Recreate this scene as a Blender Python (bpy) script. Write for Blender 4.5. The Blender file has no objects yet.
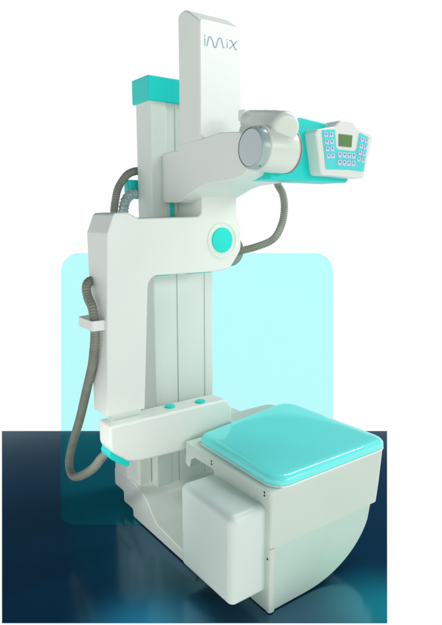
import bpy, bmesh, math, random
from mathutils import Vector, Matrix
random.seed(4)
scene = bpy.context.scene
COL = scene.collection
PI = math.pi

# ------------------------------------------------------------------ materials
def mat(name, col, rough=.4, spec=.5, coat=0., coat_rough=.1, metal=0., var=.05, bump=.0, bscale=300., vscale=3., smooth=False):
    m = bpy.data.materials.new(name); m.use_nodes = True
    nt = m.node_tree; N = nt.nodes; L = nt.links
    b = N['Principled BSDF']
    b.inputs['Roughness'].default_value = rough
    b.inputs['Specular IOR Level'].default_value = spec
    b.inputs['Coat Weight'].default_value = coat
    b.inputs['Coat Roughness'].default_value = coat_rough
    b.inputs['Metallic'].default_value = metal
    tc = N.new('ShaderNodeTexCoord')
    n = N.new('ShaderNodeTexNoise'); n.inputs['Scale'].default_value = vscale; n.inputs['Detail'].default_value = 6
    L.new(tc.outputs['Object'], n.inputs['Vector'])
    r = N.new('ShaderNodeValToRGB')
    c = Vector(col)
    r.color_ramp.elements[0].position = .3; r.color_ramp.elements[1].position = .7
    r.color_ramp.elements[0].color = (*(c * (1 - var)), 1)
    r.color_ramp.elements[1].color = (*[min(1, x) for x in c * (1 + var * .6)], 1)
    L.new(n.outputs['Fac'], r.inputs['Fac']); L.new(r.outputs['Color'], b.inputs['Base Color'])
    mr = N.new('ShaderNodeMapRange'); mr.inputs['To Min'].default_value = max(0, rough - .05); mr.inputs['To Max'].default_value = rough + .07
    n2 = N.new('ShaderNodeTexNoise'); n2.inputs['Scale'].default_value = 14; n2.inputs['Detail'].default_value = 8
    L.new(tc.outputs['Object'], n2.inputs['Vector']); L.new(n2.outputs['Fac'], mr.inputs['Value'])
    if not smooth: L.new(mr.outputs['Result'], b.inputs['Roughness'])
    if bump:
        n3 = N.new('ShaderNodeTexNoise'); n3.inputs['Scale'].default_value = bscale; n3.inputs['Detail'].default_value = 3
        bp = N.new('ShaderNodeBump'); bp.inputs['Strength'].default_value = bump; bp.inputs['Distance'].default_value = .002
        L.new(tc.outputs['Object'], n3.inputs['Vector']); L.new(n3.outputs['Fac'], bp.inputs['Height']); L.new(bp.outputs['Normal'], b.inputs['Normal'])
    return m

M = {}
M['paint'] = mat('pale_enamel', (.735, .785, .72), .38, .45, var=.025, bump=.05, bscale=260)
M['cover'] = mat('white_cover_plastic', (.78, .81, .77), .42, .4, var=.02, bump=.04, bscale=300)
M['skirt'] = mat('cream_moulding', (.60, .69, .61), .4, .4, var=.03, bump=.05)
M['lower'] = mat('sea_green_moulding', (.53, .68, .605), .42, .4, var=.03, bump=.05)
M['box'] = mat('white_moulding', (.68, .775, .72), .4, .4, var=.02, bump=.04)
M['column'] = mat('column_enamel', (.67, .75, .69), .36, .5, var=.03)
M['groove'] = mat('groove_grey', (.42, .50, .47), .5, .3)  # darker grey than the column, used on the guide rail
M['teal'] = mat('teal_plastic', (.0, .64, .58), .38, .35, var=.03)
M['button'] = mat('teal_button', (.0, .68, .58), .4, .35, var=.02)
M['vinyl'] = mat('teal_vinyl', (.16, .88, .84), .42, .25, coat=.7, coat_rough=.025, var=.02, smooth=True)
M['piping'] = mat('white_piping', (.85, .88, .84), .3, .5)
M['hose'] = mat('grey_corrugated_hose', (.24, .26, .215), .5, .4, var=.12, vscale=20)
M['clear_hose'] = mat('translucent_ribbed_hose', (.42, .55, .56), .3, .5, var=.4, vscale=60)
M['fitting'] = mat('dark_grey_rubber', (.20, .25, .225), .5, .4, var=.1)
M['capface'] = mat('grey_blue_cap', (.47, .55, .56), .3, .5, var=.03)
M['caprim'] = mat('grey_green_rim', (.36, .46, .45), .3, .5, metal=.1, var=.04)
M['tube'] = mat('tube_enamel', (.63, .70, .62), .30, .5, var=.02)
M['panel'] = mat('panel_plastic', (.70, .745, .70), .35, .45, var=.015)
M['keyfield'] = mat('cyan_keypad_film', (.05, .66, .64), .3, .5, var=.03)
M['key'] = mat('lilac_key', (.50, .60, .76), .4, .4, var=.05)
M['mark'] = mat('dark_key_mark', (.10, .16, .30), .5, .3)
M['lcd'] = mat('green_display', (.085, .22, .05), .2, .5, var=.15, vscale=40)
M['lcdrim'] = mat('display_rim', (.16, .26, .12), .4, .4)
M['screw'] = mat('dark_screw', (.05, .055, .06), .3, .5, metal=.8)
M['steel'] = mat('brushed_steel', (.55, .58, .57), .3, .5, metal=1., var=.1)
M['letter'] = mat('slate_blue_ink', (.24, .34, .42), .5, .3)
M['letter_teal'] = mat('teal_ink', (.16, .50, .54), .5, .3)
M['navy'] = mat('navy_glossy_floor', (.0012, .024, .066), .155, .50, var=.06, vscale=1.2, smooth=True)
M['navy'].node_tree.nodes['Principled BSDF'].inputs['Specular Tint'].default_value = (.38, .82, 1, 1)
M['navy'].node_tree.nodes['Principled BSDF'].inputs['IOR'].default_value = 2.3

m = bpy.data.materials.new('cyan_acrylic'); m.use_nodes = True
nt = m.node_tree; nt.nodes.clear()
o = nt.nodes.new('ShaderNodeOutputMaterial'); mx = nt.nodes.new('ShaderNodeMixShader')
tr = nt.nodes.new('ShaderNodeBsdfTransparent'); tr.inputs['Color'].default_value = (.73, 1, 1, 1)   # two faces are crossed
df = nt.nodes.new('ShaderNodeBsdfDiffuse'); df.inputs['Color'].default_value = (.10, .93, .93, 1)
mx.inputs['Fac'].default_value = .035
nt.links.new(tr.outputs[0], mx.inputs[1]); nt.links.new(df.outputs[0], mx.inputs[2]); nt.links.new(mx.outputs[0], o.inputs['Surface'])
M['acrylic'] = m

# ------------------------------------------------------------------ helpers
def link(o, parent=None):
    COL.objects.link(o)
    if parent: o.parent = parent
    return o
def obj(name, bm, m, parent=None, bevel=0., seg=3, smooth=35):
    bmesh.ops.recalc_face_normals(bm, faces=bm.faces[:])
    me = bpy.data.meshes.new(name); bm.to_mesh(me); bm.free()
    me.materials.append(m)
    for p in me.polygons: p.use_smooth = True
    if not bevel: me.set_sharp_from_angle(angle=math.radians(smooth))
    o = link(bpy.data.objects.new(name, me), parent)
    if bevel:
        md = o.modifiers.new('bevel', 'BEVEL'); md.width = bevel; md.segments = seg
        md.limit_method = 'ANGLE'; md.angle_limit = math.radians(38); md.harden_normals = True
        md.use_clamp_overlap = True
        wn = o.modifiers.new('wn', 'WEIGHTED_NORMAL'); wn.keep_sharp = True; wn.weight = 80
    return o
def fillet(pts, rad, n=8):
    """round the corners of a 2D polygon; rad is one radius or one per corner"""
    out = []; K = len(pts)
    if not isinstance(rad, (list, tuple)): rad = [rad] * K
    for i in range(K):
        p = Vector(pts[i]); a = Vector(pts[i - 1]) - p; b = Vector(pts[(i + 1) % K]) - p
        r = rad[i]
        if r <= 0: out.append(tuple(p)); continue
        la, lb = a.length, b.length; a.normalize(); b.normalize()
        ang = a.angle(b)
        if abs(ang - PI) < .02: out.append(tuple(p)); continue
        t = min(r / math.tan(ang / 2), la * .49, lb * .49); r = t * math.tan(ang / 2)
        c = p + (a + b).normalized() * (r / math.sin(ang / 2))
        s = p + a * t - c; e = p + b * t - c
        sa = math.atan2(s.y, s.x); ea = math.atan2(e.y, e.x); dlt = (ea - sa + PI) % (2 * PI) - PI
        for k in range(n + 1):
            q = sa + dlt * k / n
            out.append((c.x + r * math.cos(q), c.y + r * math.sin(q)))
    return out
AX = {'xz': lambda u, v, w: (u, w, v), 'yz': lambda u, v, w: (w, u, v), 'xy': lambda u, v, w: (u, v, w)}
def prism(pts, plane, a, b, bm=None):
    bm = bm or bmesh.new(); f = AX[plane]
    A = [bm.verts.new(f(u, v, a)) for u, v in pts]; B = [bm.verts.new(f(u, v, b)) for u, v in pts]
    bm.faces.new(A); bm.faces.new(B[::-1])
    for i in range(len(pts)):
        j = (i + 1) % len(pts); bm.faces.new((A[i], A[j], B[j], B[i]))
    return bm
def box(x0, x1, y0, y1, z0, z1, bm=None):
    return prism([(x0, y0), (x1, y0), (x1, y1), (x0, y1)], 'xy', z0, z1, bm)
def rbox(x0, x1, y0, y1, z0, z1, r, bm=None, n=8):
    return prism(fillet([(x0, y0), (x1, y0), (x1, y1), (x0, y1)], r, n), 'xy', z0, z1, bm)
def lathe(profile, origin, axis, n=64, bm=None):
    """profile: (distance along axis, radius)"""
    bm = bm or bmesh.new(); ax = Vector(axis).normalized()
    u = ax.orthogonal().normalized(); v = ax.cross(u); O = Vector(origin)
    rings = []
    for d, r in profile:
        if r < 1e-6: rings.append([bm.verts.new(O + ax * d)])
        else: rings.append([bm.verts.new(O + ax * d + (u * math.cos(2 * PI * k / n) + v * math.sin(2 * PI * k / n)) * r) for k in range(n)])
    for A, B in zip(rings, rings[1:]):
        for k in range(n):
            j = (k + 1) % n
            vs = [A[k % len(A)], A[j % len(A)], B[j % len(B)], B[k % len(B)]]
            q = []
            for t in vs:
                if t not in q: q.append(t)
            if len(q) > 2: bm.faces.new(q)
    return bm
def spline(pts, step=.004):
    P = [Vector(p) for p in pts]; P = [P[0] * 2 - P[1]] + P + [P[-1] * 2 - P[-2]]
    out = []
    for i in range(1, len(P) - 2):
        k = max(2, int((P[i + 1] - P[i]).length / step))
        for s in range(k):
            t = s / k; a, b, c, d = P[i - 1:i + 3]
            out.append(.5 * ((2 * b) + (c - a) * t + (2 * a - 5 * b + 4 * c - d) * t * t + (3 * b - a - 3 * c + d) * t ** 3))
    out.append(P[-2]); return out
def tube(pts, r, rib=0., ribstep=2, n=20, step=.004, bm=None, flat=None):
    bm = bm or bmesh.new(); P = spline(pts, step) if step else [Vector(p) for p in pts]
    nrm = None; rings = []
    for i, p in enumerate(P):
        t = (P[min(i + 1, len(P) - 1)] - P[max(i - 1, 0)]).normalized()
        nrm = (nrm - t * nrm.dot(t)).normalized() if nrm else t.orthogonal().normalized()
        b = t.cross(nrm); rr = r + (rib if (i // ribstep) % 2 else 0)
        rings.append([bm.verts.new(p + (nrm * math.cos(2 * PI * k / n) + b * math.sin(2 * PI * k / n)) * rr) for k in range(n)])
    for A, B in zip(rings, rings[1:]):
        for k in range(n): bm.faces.new((A[k], A[(k + 1) % n], B[(k + 1) % n], B[k]))
    bm.faces.new(rings[0]); bm.faces.new(rings[-1][::-1])
    return bm
def tag(o, label, cat=None, group=None, kind=None):
    if label: o['label'] = label
    if cat: o['category'] = cat
    if group: o['group'] = group
    if kind: o['kind'] = kind
    return o

# ------------------------------------------------------------------ setting: navy floor, cyan acrylic sheet
fl = [(-.294, 1.681), (1.893, .074), (.326, -1.13), (-.832, -.279)]
floor = obj('floor', prism(fl, 'xy', -.0015, 0.), M['navy'])
floor['kind'] = 'structure'

# bent sheet: upright back leg, foot lying on the floor under the machine
b0, b1 = Vector((.0211, 1.3807)), Vector((1.5449, .2614))        # line where the sheet meets the floor
n0, n1 = Vector((-.4072, .2462)), Vector((.669, -.544))            # near edge of the foot
d = (b1 - b0).normalized(); Wd = (b1 - b0).length
back = Vector((-d.y, d.x)); 
if back.dot(Vector((0, 1))) < 0: back = -back
T = .004
def sheet(poly3, off):
    bm = bmesh.new(); A = [bm.verts.new(p) for p in poly3]; B = [bm.verts.new(Vector(p) + off) for p in poly3]
    bm.faces.new(A); bm.faces.new(B[::-1])
    for i in range(len(A)):
        j = (i + 1) % len(A); bm.faces.new((A[i], A[j], B[j], B[i]))
    return bm
Hs = 1.258
up = fillet([(0, .0015), (Wd, .0015), (Wd, Hs), (0, Hs)], [0, 0, .13, .13], 12)
ac = bpy.data.objects.new('acrylic_panel', None); link(ac); ac.location = (*((b0 + b1) / 2), 0)
tag(ac, 'translucent cyan rounded sheet standing behind the x-ray machine', 'panel')
inv = Matrix.Translation(-ac.location)
def in_ac(bm): bmesh.ops.transform(bm, matrix=inv, verts=bm.verts[:]); return bm
lean = math.radians(9.8); b3 = Vector((back.x, back.y, 0)); uv = b3 * math.sin(lean) + Vector((0, 0, math.cos(lean))); nv = b3 * math.cos(lean) - Vector((0, 0, math.sin(lean)))
obj('upright_sheet', in_ac(sheet([Vector((b0.x + d.x * u, b0.y + d.y * u, 0)) + uv * v for u, v in up], nv * T)), M['acrylic'], ac)
foot = fillet([tuple(n0), tuple(n1), tuple(b1 - back * .004), tuple(b0 - back * .004)], [.10, .10, 0, 0], 12)
obj('foot_sheet', in_ac(prism(foot, 'xy', .0012, .0045)), M['acrylic'], ac)

# ------------------------------------------------------------------ the machine
mc = bpy.data.objects.new('x_ray_machine', None); link(mc)
tag(mc, 'pale mobile x-ray machine with teal trim and teal padded seat, standing on navy floor', 'x-ray machine')
G = .0055                                                        # rests on the sheet

# base
bpf = fillet([(.30, .10), (.30, .20), (.09, .195), (-.03, .165), (-.13, .075), (-.36, .055), (-.46, .05), (-.46, G), (.10, G), (.10, .045), (.20, .045), (.20, .10)],
             [.015, .02, .05, .09, .07, .05, .02, .005, .012, .012, .012, .012], 8)
base = obj('base', prism(bpf, 'yz', -.088, .36), M['paint'], mc, .014, 5)
obj('base_riser', rbox(-.10, .335, .11, .285, .19, .50, .03), M['paint'], base, .006)
obj('riser_cheek', prism(fillet([(.05, .16), (.13, .16), (.13, .40), (.10, .43), (.05, .43)], .02), 'yz', -.075, .0), M['paint'], base, .012)
obj('outrigger', rbox(.02, .30, -.70, -.455, G, .045, .02), M['paint'], base, .006)

# column
cx0, cx1 = 0., .336
cp = [(0, 0), (.082, 0), (.082, .006), (.131, .006), (.131, .003), (.284, .003), (.284, .006), (.2862, .006), (.287, 0), (.336, 0), (.336, .135), (0, .135)]
cp = fillet(cp, [.006, .005, 0, 0, .003, 0, 0, 0, .002, .006, .01, .01], 5)
col = obj('column', prism(cp, 'xy', .12, 1.995), M['column'], mc)
obj('column_cap', rbox(-.010, .346, -.008, .147, 1.995, 2.10, .004), M['teal'], col, .004)
obj('track_tape', box(.096, .120, .001, .0075, 1.30, 1.60), M['teal'], col, .003)
obj('guide_rail', box(.1275, .1295, .0045, .0075, .14, 1.30), M['groove'], col)
obj('rear_duct', rbox(.05, .28, .136, .20, .5, 1.66, .015), M['column'], col, .005)

# carriage arm (extruded side profile) and tall cover
pf = [(-.002, 1.773), (-.002, 1.562), (-.028, 1.556), (-.125, 1.553), (-.30, 1.612), (-.36, 1.624), (-.55, 1.634), (-.615, 1.65), (-.615, 1.79), (-.55, 1.806), (-.44, 1.815), (-.345, 1.806), (-.15, 1.80), (-.15, 1.775)]
pf = fillet(pf, [.008, .01, .0, .05, .09, .05, .06, .04, .04, .06, .08, .05, 0, .004], 8)
arm = obj('carriage_arm', prism(pf, 'yz', .055, .335), M['paint'], mc, .007)
cv = fillet([(-.150, 1.77), (-.150, 2.312), (-.205, 2.324), (-.306, 2.258), (-.306, 1.77)], [0, .02, .07, .03, 0], 10)
cover = obj('tall_cover', prism(cv, 'yz', .0555, .266), M['paint'], arm, .006)
# bright front shell of the cover
cf = fillet([(.0575, 1.812), (.264, 1.812), (.264, 2.262), (.0575, 2.262)], [.03, .01, .012, .012], 6)
cs = obj('front_shell', prism(cf, 'xz', -.3095, -.300), M['cover'], arm, .003)
# lettering on the shell
def stroke(nm, pts, w, m):
    """one continuous flat ribbon through the points"""
    P = [Vector(p) for p in pts]; Lf = []; Rt = []
    for k, p in enumerate(P):
        t = (P[min(k + 1, len(P) - 1)] - P[max(k - 1, 0)]).normalized(); nn = Vector((-t.y, t.x)) * w / 2
        Lf.append(p + nn); Rt.append(p - nn)
    bm = bmesh.new(); f = lambda v, y: bm.verts.new((v.x, y, v.y))
    a = [f(v, -.3104) for v in Lf]; b = [f(v, -.3104) for v in Rt]; c = [f(v, -.309) for v in Lf]; e = [f(v, -.309) for v in Rt]
    for k in range(len(P) - 1):
        for u, v in ((a, b), (c, e), (a, c), (b, e)): bm.faces.new((u[k], u[k + 1], v[k + 1], v[k]))
    for k in (0, -1): bm.faces.new((a[k], b[k], e[k], c[k]))
    return obj(nm, bm, M[m], arm)
def arc(cx, cz, rx, rz, a0, a1, n=12): return [(cx + rx * math.cos(math.radians(a0 + (a1 - a0) * k / n)), cz + rz * math.sin(math.radians(a0 + (a1 - a0) * k / n))) for k in range(n + 1)]
def zb(x): return 2.163 + (x - .08) * .085                       # the wordmark climbs slightly to the right
H1 = .034
stroke('letter', [(.080, zb(.08)), (.080, zb(.08) + .029)], .0042, 'letter_teal'); stroke('letter_dot', [(.080, zb(.08) + .036), (.080, zb(.08) + .041)], .005, 'letter_teal')
stroke('letter', [(.191, zb(.19)), (.191, zb(.19) + .024)], .004, 'letter_teal'); stroke('letter_dot', [(.191, zb(.19) + .030), (.191, zb(.19) + .0345)], .0046, 'letter_teal')
w = [(.090, zb(.09))]; w += arc(.106, zb(.106) + H1 - .008, .0085, .010, 160, 20); w += arc(.130, zb(.13) + .006, .006, .008, 205, 335)
w += arc(.154, zb(.154) + H1 - .009, .009, .010, 160, 20) + [(.171, zb(.171) + .001), (.177, zb(.177))]
stroke('letter', w, .004, 'letter')
stroke('letter', [(.203, zb(.2) + .031)] + arc(.209, zb(.209) + .025, .006, .006, 90, 20) + arc(.238, zb(.238) + .004, .007, .006, 205, 290), .004, 'letter')
stroke('letter_stroke', [(.241, zb(.24) + .031), (.226, zb(.226) + .017), (.203, zb(.203) - .001)], .0034, 'letter')

# C arm: upright housing, horizontal arm and pivot neck in one profile
ca = [(-.346, .672), (-.318, 1.428), (-.286, 1.508), (-.228, 1.511), (-.176, 1.487), (.137, 1.493), (.137, 1.585), (.330, 1.585), (.330, 1.490),
      (.355, 1.455), (.355, 1.340), (.292, 1.256), (.20, 1.246), (-.138, 1.249), (-.168, .672)]
ca = fillet(ca, [.008, .02, .02, .02, .03, .03, 0, 0, .02, .03, .06, .07, .05, .05, .006], 8)
bm = prism(ca, 'xz', -.20, -.048)
for v in bm.verts:
    if v.co.y > -.1: v.co.y = -.003 - .067 * max(0, min(1, (1.245 - v.co.z) / .57))
carm = obj('c_arm', bm, M['paint'], mc, .009)
obj('neck_collar', rbox(.14, .327, -.192, -.05, 1.58, 1.625, .01), M['column'], carm, .003)
obj('pivot_ring', lathe([(.0, .068), (.0, .0755), (.002, .076), (.003, .0775), (0.003, .079), (.0, .0805)][::-1] + [(-.002, .068)], (.246, -.2003, 1.388), (0, -1, 0)), M['paint'], carm)
obj('pivot_disc', lathe([(-.002, .057), (.003, .057), (.0055, .0545), (.0065, .03), (.007, 0)], (.246, -.2003, 1.388), (0, -1, 0)), M['button'], carm)
obj('release_button', rbox(-.09, -.02, -.185, -.155, 1.2425, 1.252, .012), M['teal'], carm)
obj('release_button', rbox(.07, .20, -.185, -.155, 1.2425, 1.252, .012), M['teal'], carm)
# hose clip on the left side of the upright
cl = obj('hose_clip', prism([(-.325, -.020), (-.388, -.045), (-.388, -.178), (-.383, -.183), (-.325, -.183), (-.325, -.178), (-.378, -.178), (-.383, -.173), (-.383, -.050), (-.325, -.026)], 'xy', 1.038, 1.080), M['cover'], carm, .002)

# lower arm with two teal caps
la = fillet([(-.355, .648), (-.355, .54), (-.275, .475), (-.22, .462), (.25, .443), (.272, .47), (.272, .60), (.24, .648)], [.012, .05, .05, .06, .03, .03, .05, .03], 8)
low = obj('lower_arm', prism(la, 'xz', -.245, -.135), M['paint'], mc, .010)
obj('spacer_plate', box(-.32, -.18, -.185, -.145, .648, .673), M['column'], low)
obj('arm_root', rbox(.03, .20, -.137, .0, .49, .55, .004), M['column'], low)
for p in ((-.030, -.180), (.118, -.205)):
    obj('cap_button', lathe([(-.001, .024), (.005, .024), (.008, .0215), (.009, .012), (.0092, 0)], (*p, .648), (0, 0, 1), 40), M['button'], low)
obj('trim_wedge', prism(fillet([(-.353, .520), (-.342, .542), (-.262, .482), (-.262, .450), (-.280, .448), (-.350, .500)], [.008, .004, .02, .004, .02, .02], 6), 'xz', -.228, -.142), M['teal'], low, .002)

# tube head, axis along x
tz, ty = 1.735, -.672
th = obj('tube_head', lathe([(.052, 0), (.052, .074), (.056, .079), (.12, .083), (.18, .083), (.203, .078), (.214, .06), (.214, 0)], (0, ty, tz), (1, 0, 0), 96), M['tube'], mc)
obj('tube_rim', lathe([(.020, .0665), (.021, .0695), (.026, .0735), (.0505, .0755), (.0515, .0735), (.0515, .06)], (0, ty, tz), (1, 0, 0), 96), M['caprim'], th)
obj('tube_face', lathe([(.0195, 0), (.0195, .055), (.0205, .064), (.0235, .0668), (.03, .0668)], (0, ty, tz), (1, 0, 0), 96), M['capface'], th)
obj('collar_band', lathe([(.190, .0825), (.190, .0845), (.196, .0845), (.196, .0825)], (0, ty, tz), (1, 0, 0), 96), M['fitting'], th)
for a in (60, 300): 
    a = math.radians(a); obj('screw', lathe([(0, .003), (.001, .003), (.0015, 0)], (.036, ty - .0742 * math.cos(a), tz + .0742 * math.sin(a)), (0, -math.cos(a), math.sin(a)), 12), M['screw'], th)
hd = Vector((.125, -.755, 1.800)) - Vector((.20, -.45, 1.866))
hp = [(0, .0), (0, .040), (.008, .046), (.12, .051), (.22, .055), (.29, .056)] + [(.29 + .024 * math.sin(math.radians(t)), .032 + .024 * math.cos(math.radians(t))) for t in range(10, 91, 10)] + [(.317, 0)]
obj('cable_horn', lathe(hp, (.20, -.45, 1.866), hd, 64), M['tube'], th)
obj('horn_lug', rbox(.160, .20, -.46, -.42, 1.87, 1.91, .008), M['cover'], th, .003)
obj('horn_saddle', rbox(.14, .20, -.66, -.44, 1.74, 1.855, .025), M['tube'], th, .03)

# collimator box
cb = fillet([(.145, 1.632), (.565, 1.632), (.58, 1.66), (.54, 1.85), (.30, 1.868), (.145, 1.81)], [.008, .02, .03, .02, .02, .01], 6)
cbo = obj('collimator_box', prism(cb, 'xz', -.645, -.50), M['teal'], mc, .006)
obj('lamp_housing', rbox(.38, .58, -.620, -.54, 1.66, 1.80, .02), M['cover'], cbo, .008)
obj('top_bump', rbox(.45, .60, -.62, -.56, 1.79, 1.86, .03), M['cover'], cbo, .02)

# control panel
ppts = [(.312, 1.818), (.415, 1.838), (.446, 1.862), (.470, 1.868), (.520, 1.868), (.548, 1.842), (.648, 1.828), (.600, 1.648), (.545, 1.648), (.43, 1.652), (.350, 1.652)]
pan = fillet(ppts, [.016, .03, .02, .01, .02, .02, .018, .018, .04, .04, .02], 6)
cpn = obj('control_panel', prism(pan, 'xz', -.705, -.585), M['panel'], mc, .008, 4)
kf = [(.342, 1.818), (.416, 1.826), (.424, 1.762), (.435, 1.752), (.535, 1.752), (.546, 1.762), (.558, 1.826), (.616, 1.812), (.592, 1.674), (.50, 1.678), (.372, 1.674)]
kf = fillet(kf, [.006, .006, .006, .006, .006, .006, .006, .006, .008, .02, .008], 4)
obj('keypad', prism(kf, 'xz', -.7068, -.704), M['keyfield'], cpn)
obj('display_frame', prism(fillet([(.437, 1.812), (.517, 1.812), (.513, 1.765), (.439, 1.765)], .003, 3), 'xz', -.7072, -.704), M['lcdrim'], cpn)
obj('display', prism([(.442, 1.808), (.512, 1.808), (.509, 1.769), (.443, 1.769)], 'xz', -.7078, -.705), M['lcd'], cpn)
def key(x, z, w=.021, h=.0175):
    k = obj('key', prism(fillet([(x - w / 2, z - h / 2), (x + w / 2, z - h / 2), (x + w / 2, z + h / 2), (x - w / 2, z + h / 2)], .0025, 3), 'xz', -.7092, -.705), M['key'], cpn)
    mb = bmesh.new(); box(x - w * .16, x + w * .16, -.7097, -.7088, z + h * .0, z + h * .30, mb); obj('key_mark', mb, M['mark'], cpn)
for r in range(4):
    z = 1.803 - r * .026; s = r * .0055
    key(.365 + s, z - .001); key(.393 + s * .7, z + .001)
for r in range(2):
    for c in range(4): key(.446 + c * .0265, 1.733 - r * .030, .0225, .021)
for r in range(4):
    z = 1.797 - r * .026; s = r * .0052
    key(.574 - s, z + .003); key(.600 - s, z)
for z in (1.70, 1.77):
    obj('screw', lathe([(0, .003), (.0012, .003), (.0016, 0)], (.3185 + (1.818 - z) * .225, -.640, z), (-1, 0, 0), 12), M['screw'], cpn)

# seat: tray, housing, side box, cushion
tray_o = [(-.002, -.834), (.652, -.834), (.652, -.09), (.40, -.09), (.285, -.20), (.27, -.250), (-.002, -.258)]
tray = prism(fillet(tray_o, [.01, .04, .05, .04, .03, .01, .01], 8), 'xy', .452, .5025)
tr_o = obj('seat_tray', tray, M['skirt'], mc, .003)
obj('hanger_bracket', rbox(.29, .46, -.20, .0, .46, .495, .02), M['paint'], tr_o, .005)
obj('corner_gusset', prism(fillet([(-.345, .452), (-.259, .452), (-.259, .398), (-.290, .388), (-.303, .436)], .012, 3), 'yz', .0, .05), M['skirt'], tr_o, .003)
# skirt: tapered on its right side, rounded front corners
def ring(x0, x1, y0, y1, r, z, bm): return [bm.verts.new((u, v, z)) for u, v in fillet([(x0, y0), (x1, y0), (x1, y1), (x0, y1)], r, 8)]
bm = bmesh.new()
lv = [(.503, 0., .664, -.838, .045), (.35, 0., .647, -.8360, .04), (.268, 0., .634, -.834, .035)]
R = [ring(x0, x1, y0, -.47, [.012, r, .01, .01], z, bm) for z, x0, x1, y0, r in lv]
for A, B in zip(R, R[1:]):
    for i in range(len(A)):
        j = (i + 1) % len(A); bm.faces.new((A[i], A[j], B[j], B[i]))
bm.faces.new(R[0]); bm.faces.new(R[-1][::-1])
obj('housing_skirt', bm, M['skirt'], tr_o)
hb = [(.0005, .272), (.0005, .003), (.20, .0045)] + [(.20 + .385 * math.sin(math.radians(t)), .0045 + .28 * (1 - math.cos(math.radians(t)))) for t in range(6, 73, 6)] + [(.583, .272)]
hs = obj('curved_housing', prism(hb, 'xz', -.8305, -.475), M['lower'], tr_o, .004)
obj('corner_post', prism(fillet([(.0, -.837), (.026, -.837), (.026, -.82), (.0, -.82)], [.011, .004, 0, 0], 6), 'xy', .004, .268), M['skirt'], tr_o)
sb = obj('side_box', rbox(-.160, .040, -.806, -.458, .072, .434, .03), M['box'], mc, .032, 8)
sb.modifiers['bevel'].angle_limit = math.radians(60)
# cushion
def inset(q, dd):
    out = []; K = len(q)
    for i in range(K):
        a, p, b = Vector(q[i - 1]), Vector(q[i]), Vector(q[(i + 1) % K])
        e1 = (p - a).normalized(); e2 = (b - p).normalized()
        n1_ = Vector((-e1.y, e1.x)); n2_ = Vector((-e2.y, e2.x))
        mdir = (n1_ + n2_).normalized(); out.append(tuple(p + mdir * dd / mdir.dot(n1_)))
    return out
cq = [(.018, -.845), (.674, -.838), (.668, -.195), (.040, -.305)]
bm = bmesh.new(); prof = [(.006, .503), (.0, .508), (-.003, .518), (-.0015, .530), (.006, .540), (.014, .5452), (.023, .5476), (.034, .5486), (.05, .5488), (.11, .5489), (.24, .549)]
R = []
for dd, z in prof:
    R.append([bm.verts.new((u, v, z)) for u, v in fillet(inset(cq, dd), [max(.012, r - dd * .6) for r in (.07, .06, .07, .05)], 8)])
for A, B in zip(R, R[1:]):
    for i in range(len(A)):
        j = (i + 1) % len(A); bm.faces.new((A[i], A[j], B[j], B[i]))
bm.faces.new(R[0][::-1]); bm.faces.new(R[-1])
cu = obj('cushion', bm, M['vinyl'], mc, smooth=80)
pp = [(u, v, .5055) for u, v in fillet(inset(cq, -.0005), [.07, .06, .07, .05], 10)]
bm = tube(pp + [pp[0]], .0035, n=8, step=0); obj('piping', bm, M['piping'], cu)
for y, z in ((-.463, .485), (-.463, .472), (-.802, .487), (-.802, .474)):
    obj('screw', lathe([(0, .0042), (.0015, .0042), (.002, 0)], (-.0018, y, z), (-1, 0, 0), 14), M['screw'], tr_o)
obj('screw', lathe([(0, .0042), (.0015, .0042), (.002, 0)], (0, -.822, .225), (-1, 0, 0), 14), M['screw'], tr_o)
obj('screw', lathe([(0, .005), (.004, .005), (.006, 0)], (.245, -.19, .503), (0, 0, 1), 14), M['screw'], tr_o)

# hoses
hl = [(-.29, -.03, 1.225), (-.335, -.05, 1.225), (-.358, -.07, 1.205), (-.36, -.085, 1.165), (-.360, -.125, 1.128), (-.360, -.142, 1.07), (-.36, -.144, 1.02), (-.36, -.130, .955), (-.36, -.10, .87), (-.36, -.035, .757), (-.36, .055, .60), (-.36, .155, .453), (-.36, .215, .345), (-.36, .215, .285), (-.36, .17, .272), (-.36, .07, .315), (-.355, -.06, .40), (-.345, -.13, .47), (-.315, -.17, .52)]
h1 = obj('side_hose', tube(hl, .0172, .0028, 1, step=.0053), M['hose'], mc)
h2 = obj('rear_hose', tube([(.06, .19, 1.70), (.02, .175, 1.705), (-.035, .165, 1.685), (-.082, .16, 1.63), (-.104, .155, 1.57), (-.118, .15, 1.48), (-.12, .14, 1.30)], .0162, .0026, 1, step=.0053), M['hose'], mc)
obj('socket_block', rbox(-.038, .04, .150, .20, 1.575, 1.662, .01), M['teal'], h2, .004)
obj('ribbed_sleeve', tube([(.0, .15, 1.60), (-.028, .145, 1.595), (-.06, .14, 1.565), (-.075, .138, 1.51), (-.08, .13, 1.44)], .021, .003, 2, step=.004), M['clear_hose'], h2)
h3 = obj('front_hose', tube([(.50, -.32, 1.70), (.575, -.20, 1.655), (.612, -.20, 1.60), (.624, -.20, 1.53), (.608, -.20, 1.455), (.555, -.20, 1.385), (.49, -.14, 1.345), (.43, -.03, 1.315)], .0162, .0026, 1, step=.0053), M['hose'], mc)
obj('hose_fitting', lathe([(0, .0), (0, .066), (.012, .075), (.06, .075), (.075, .062), (.085, 0)], (.425, -.05, 1.325), (0, 1, 0), 48), M['fitting'], h3)

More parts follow.
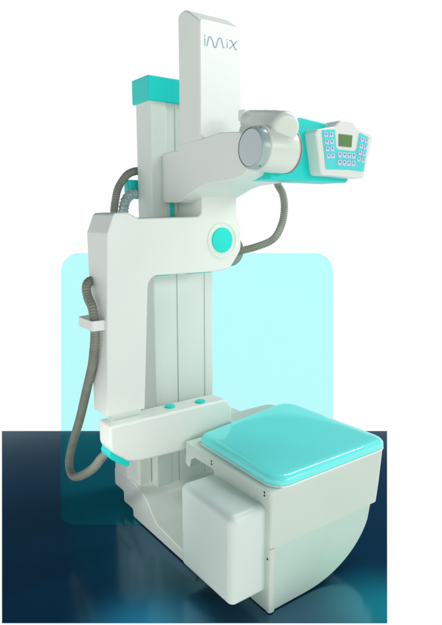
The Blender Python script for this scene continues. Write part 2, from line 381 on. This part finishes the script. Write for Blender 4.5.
# ------------------------------------------------------------------ camera
cam = bpy.data.cameras.new('camera'); cam.sensor_width = 36; cam.sensor_fit = 'AUTO'; cam.lens = 564 / 625 * 36
cam.clip_start = .05; cam.clip_end = 100
co = link(bpy.data.objects.new('camera', cam)); co.location = (-1.28435, -2.27505, 1.5)
aX = math.radians(53.7); pit = math.radians(9.808)
h = Vector((math.cos(aX), math.sin(aX), 0)); fw = h * math.cos(pit) - Vector((0, 0, 1)) * math.sin(pit)
co.rotation_euler = fw.to_track_quat('-Z', 'Y').to_euler()
scene.camera = co
rt = Vector((math.sin(aX), -math.cos(aX), 0))

# ------------------------------------------------------------------ light: bright white surround, world darkened overhead to dim floor reflections, softboxes, added spots
w = bpy.data.worlds.new('World'); scene.world = w; w.use_nodes = True
nt = w.node_tree; N = nt.nodes; L = nt.links; bg = N['Background']
tc = N.new('ShaderNodeTexCoord'); sp = N.new('ShaderNodeSeparateXYZ'); mr = N.new('ShaderNodeMapRange'); mr.interpolation_type = 'SMOOTHSTEP'
L.new(tc.outputs['Generated'], sp.inputs[0]); L.new(sp.outputs['Z'], mr.inputs['Value'])
mr.inputs['From Min'].default_value = .333; mr.inputs['From Max'].default_value = .348
mx = N.new('ShaderNodeMix'); mx.data_type = 'RGBA'; mx.inputs[6].default_value = (1, 1, 1, 1); mx.inputs[7].default_value = (.03, .075, .11, 1)
L.new(mr.outputs['Result'], mx.inputs[0]); L.new(mx.outputs[2], bg.inputs['Color']); bg.inputs['Strength'].default_value = 1.0

def area(name, loc, target, sx, sy, power, col=(1, 1, 1)):
    l = bpy.data.lights.new(name, 'AREA'); l.shape = 'RECTANGLE'; l.size = sx; l.size_y = sy; l.energy = power; l.color = col
    o = link(bpy.data.objects.new(name, l)); o.location = loc
    o.rotation_euler = (Vector(target) - Vector(loc)).to_track_quat('-Z', 'Y').to_euler()
    return o
area('key_softbox', (2.2, -6.6, 3.1), (.2, -.3, .8), 4.6, 1.3, 120, (1, 1, .965))
area('top_softbox', (2.3, -.9, 3.7), (.35, -.5, .5), .35, 2.4, 85)
area('fill_softbox', (-3.0, -3.6, 1.7), (0, -.2, .8), 1.8, 1.4, 17)
def spot(name, loc, target, power, deg, col):
    l = bpy.data.lights.new(name, 'SPOT'); l.energy = power; l.color = col; l.spot_size = math.radians(deg); l.spot_blend = 1; l.shadow_soft_size = .12
    o = link(bpy.data.objects.new(name, l)); o.location = loc; o.rotation_euler = (Vector(target) - Vector(loc)).to_track_quat('-Z', 'Y').to_euler()
spot('base_fill_spot', (-1.5, -.55, 1.5), (.02, -.16, .1), 70, 24, (1, 1, .97))  # added fill that brightens the foot under the lower arm
spot('cyan_glow_fill', (.46, -1.20, 1.1), (.40, -1.12, 0), 430, 27, (.5, 1, .42))  # added lamp, makes the cyan glow on the floor by the seat
spot('pale_glow_fill', (-.46, -.66, 1.1), (-.44, -.64, 0), 420, 26, (1, .8, .5))  # added lamp, makes the pale glow on the floor left of the side box

scene.view_settings.view_transform = 'Standard'; scene.view_settings.look = 'None'
scene.view_settings.exposure = 0; scene.view_settings.gamma = 1
scene.cycles.max_bounces = 10; scene.cycles.transparent_max_bounces = 16
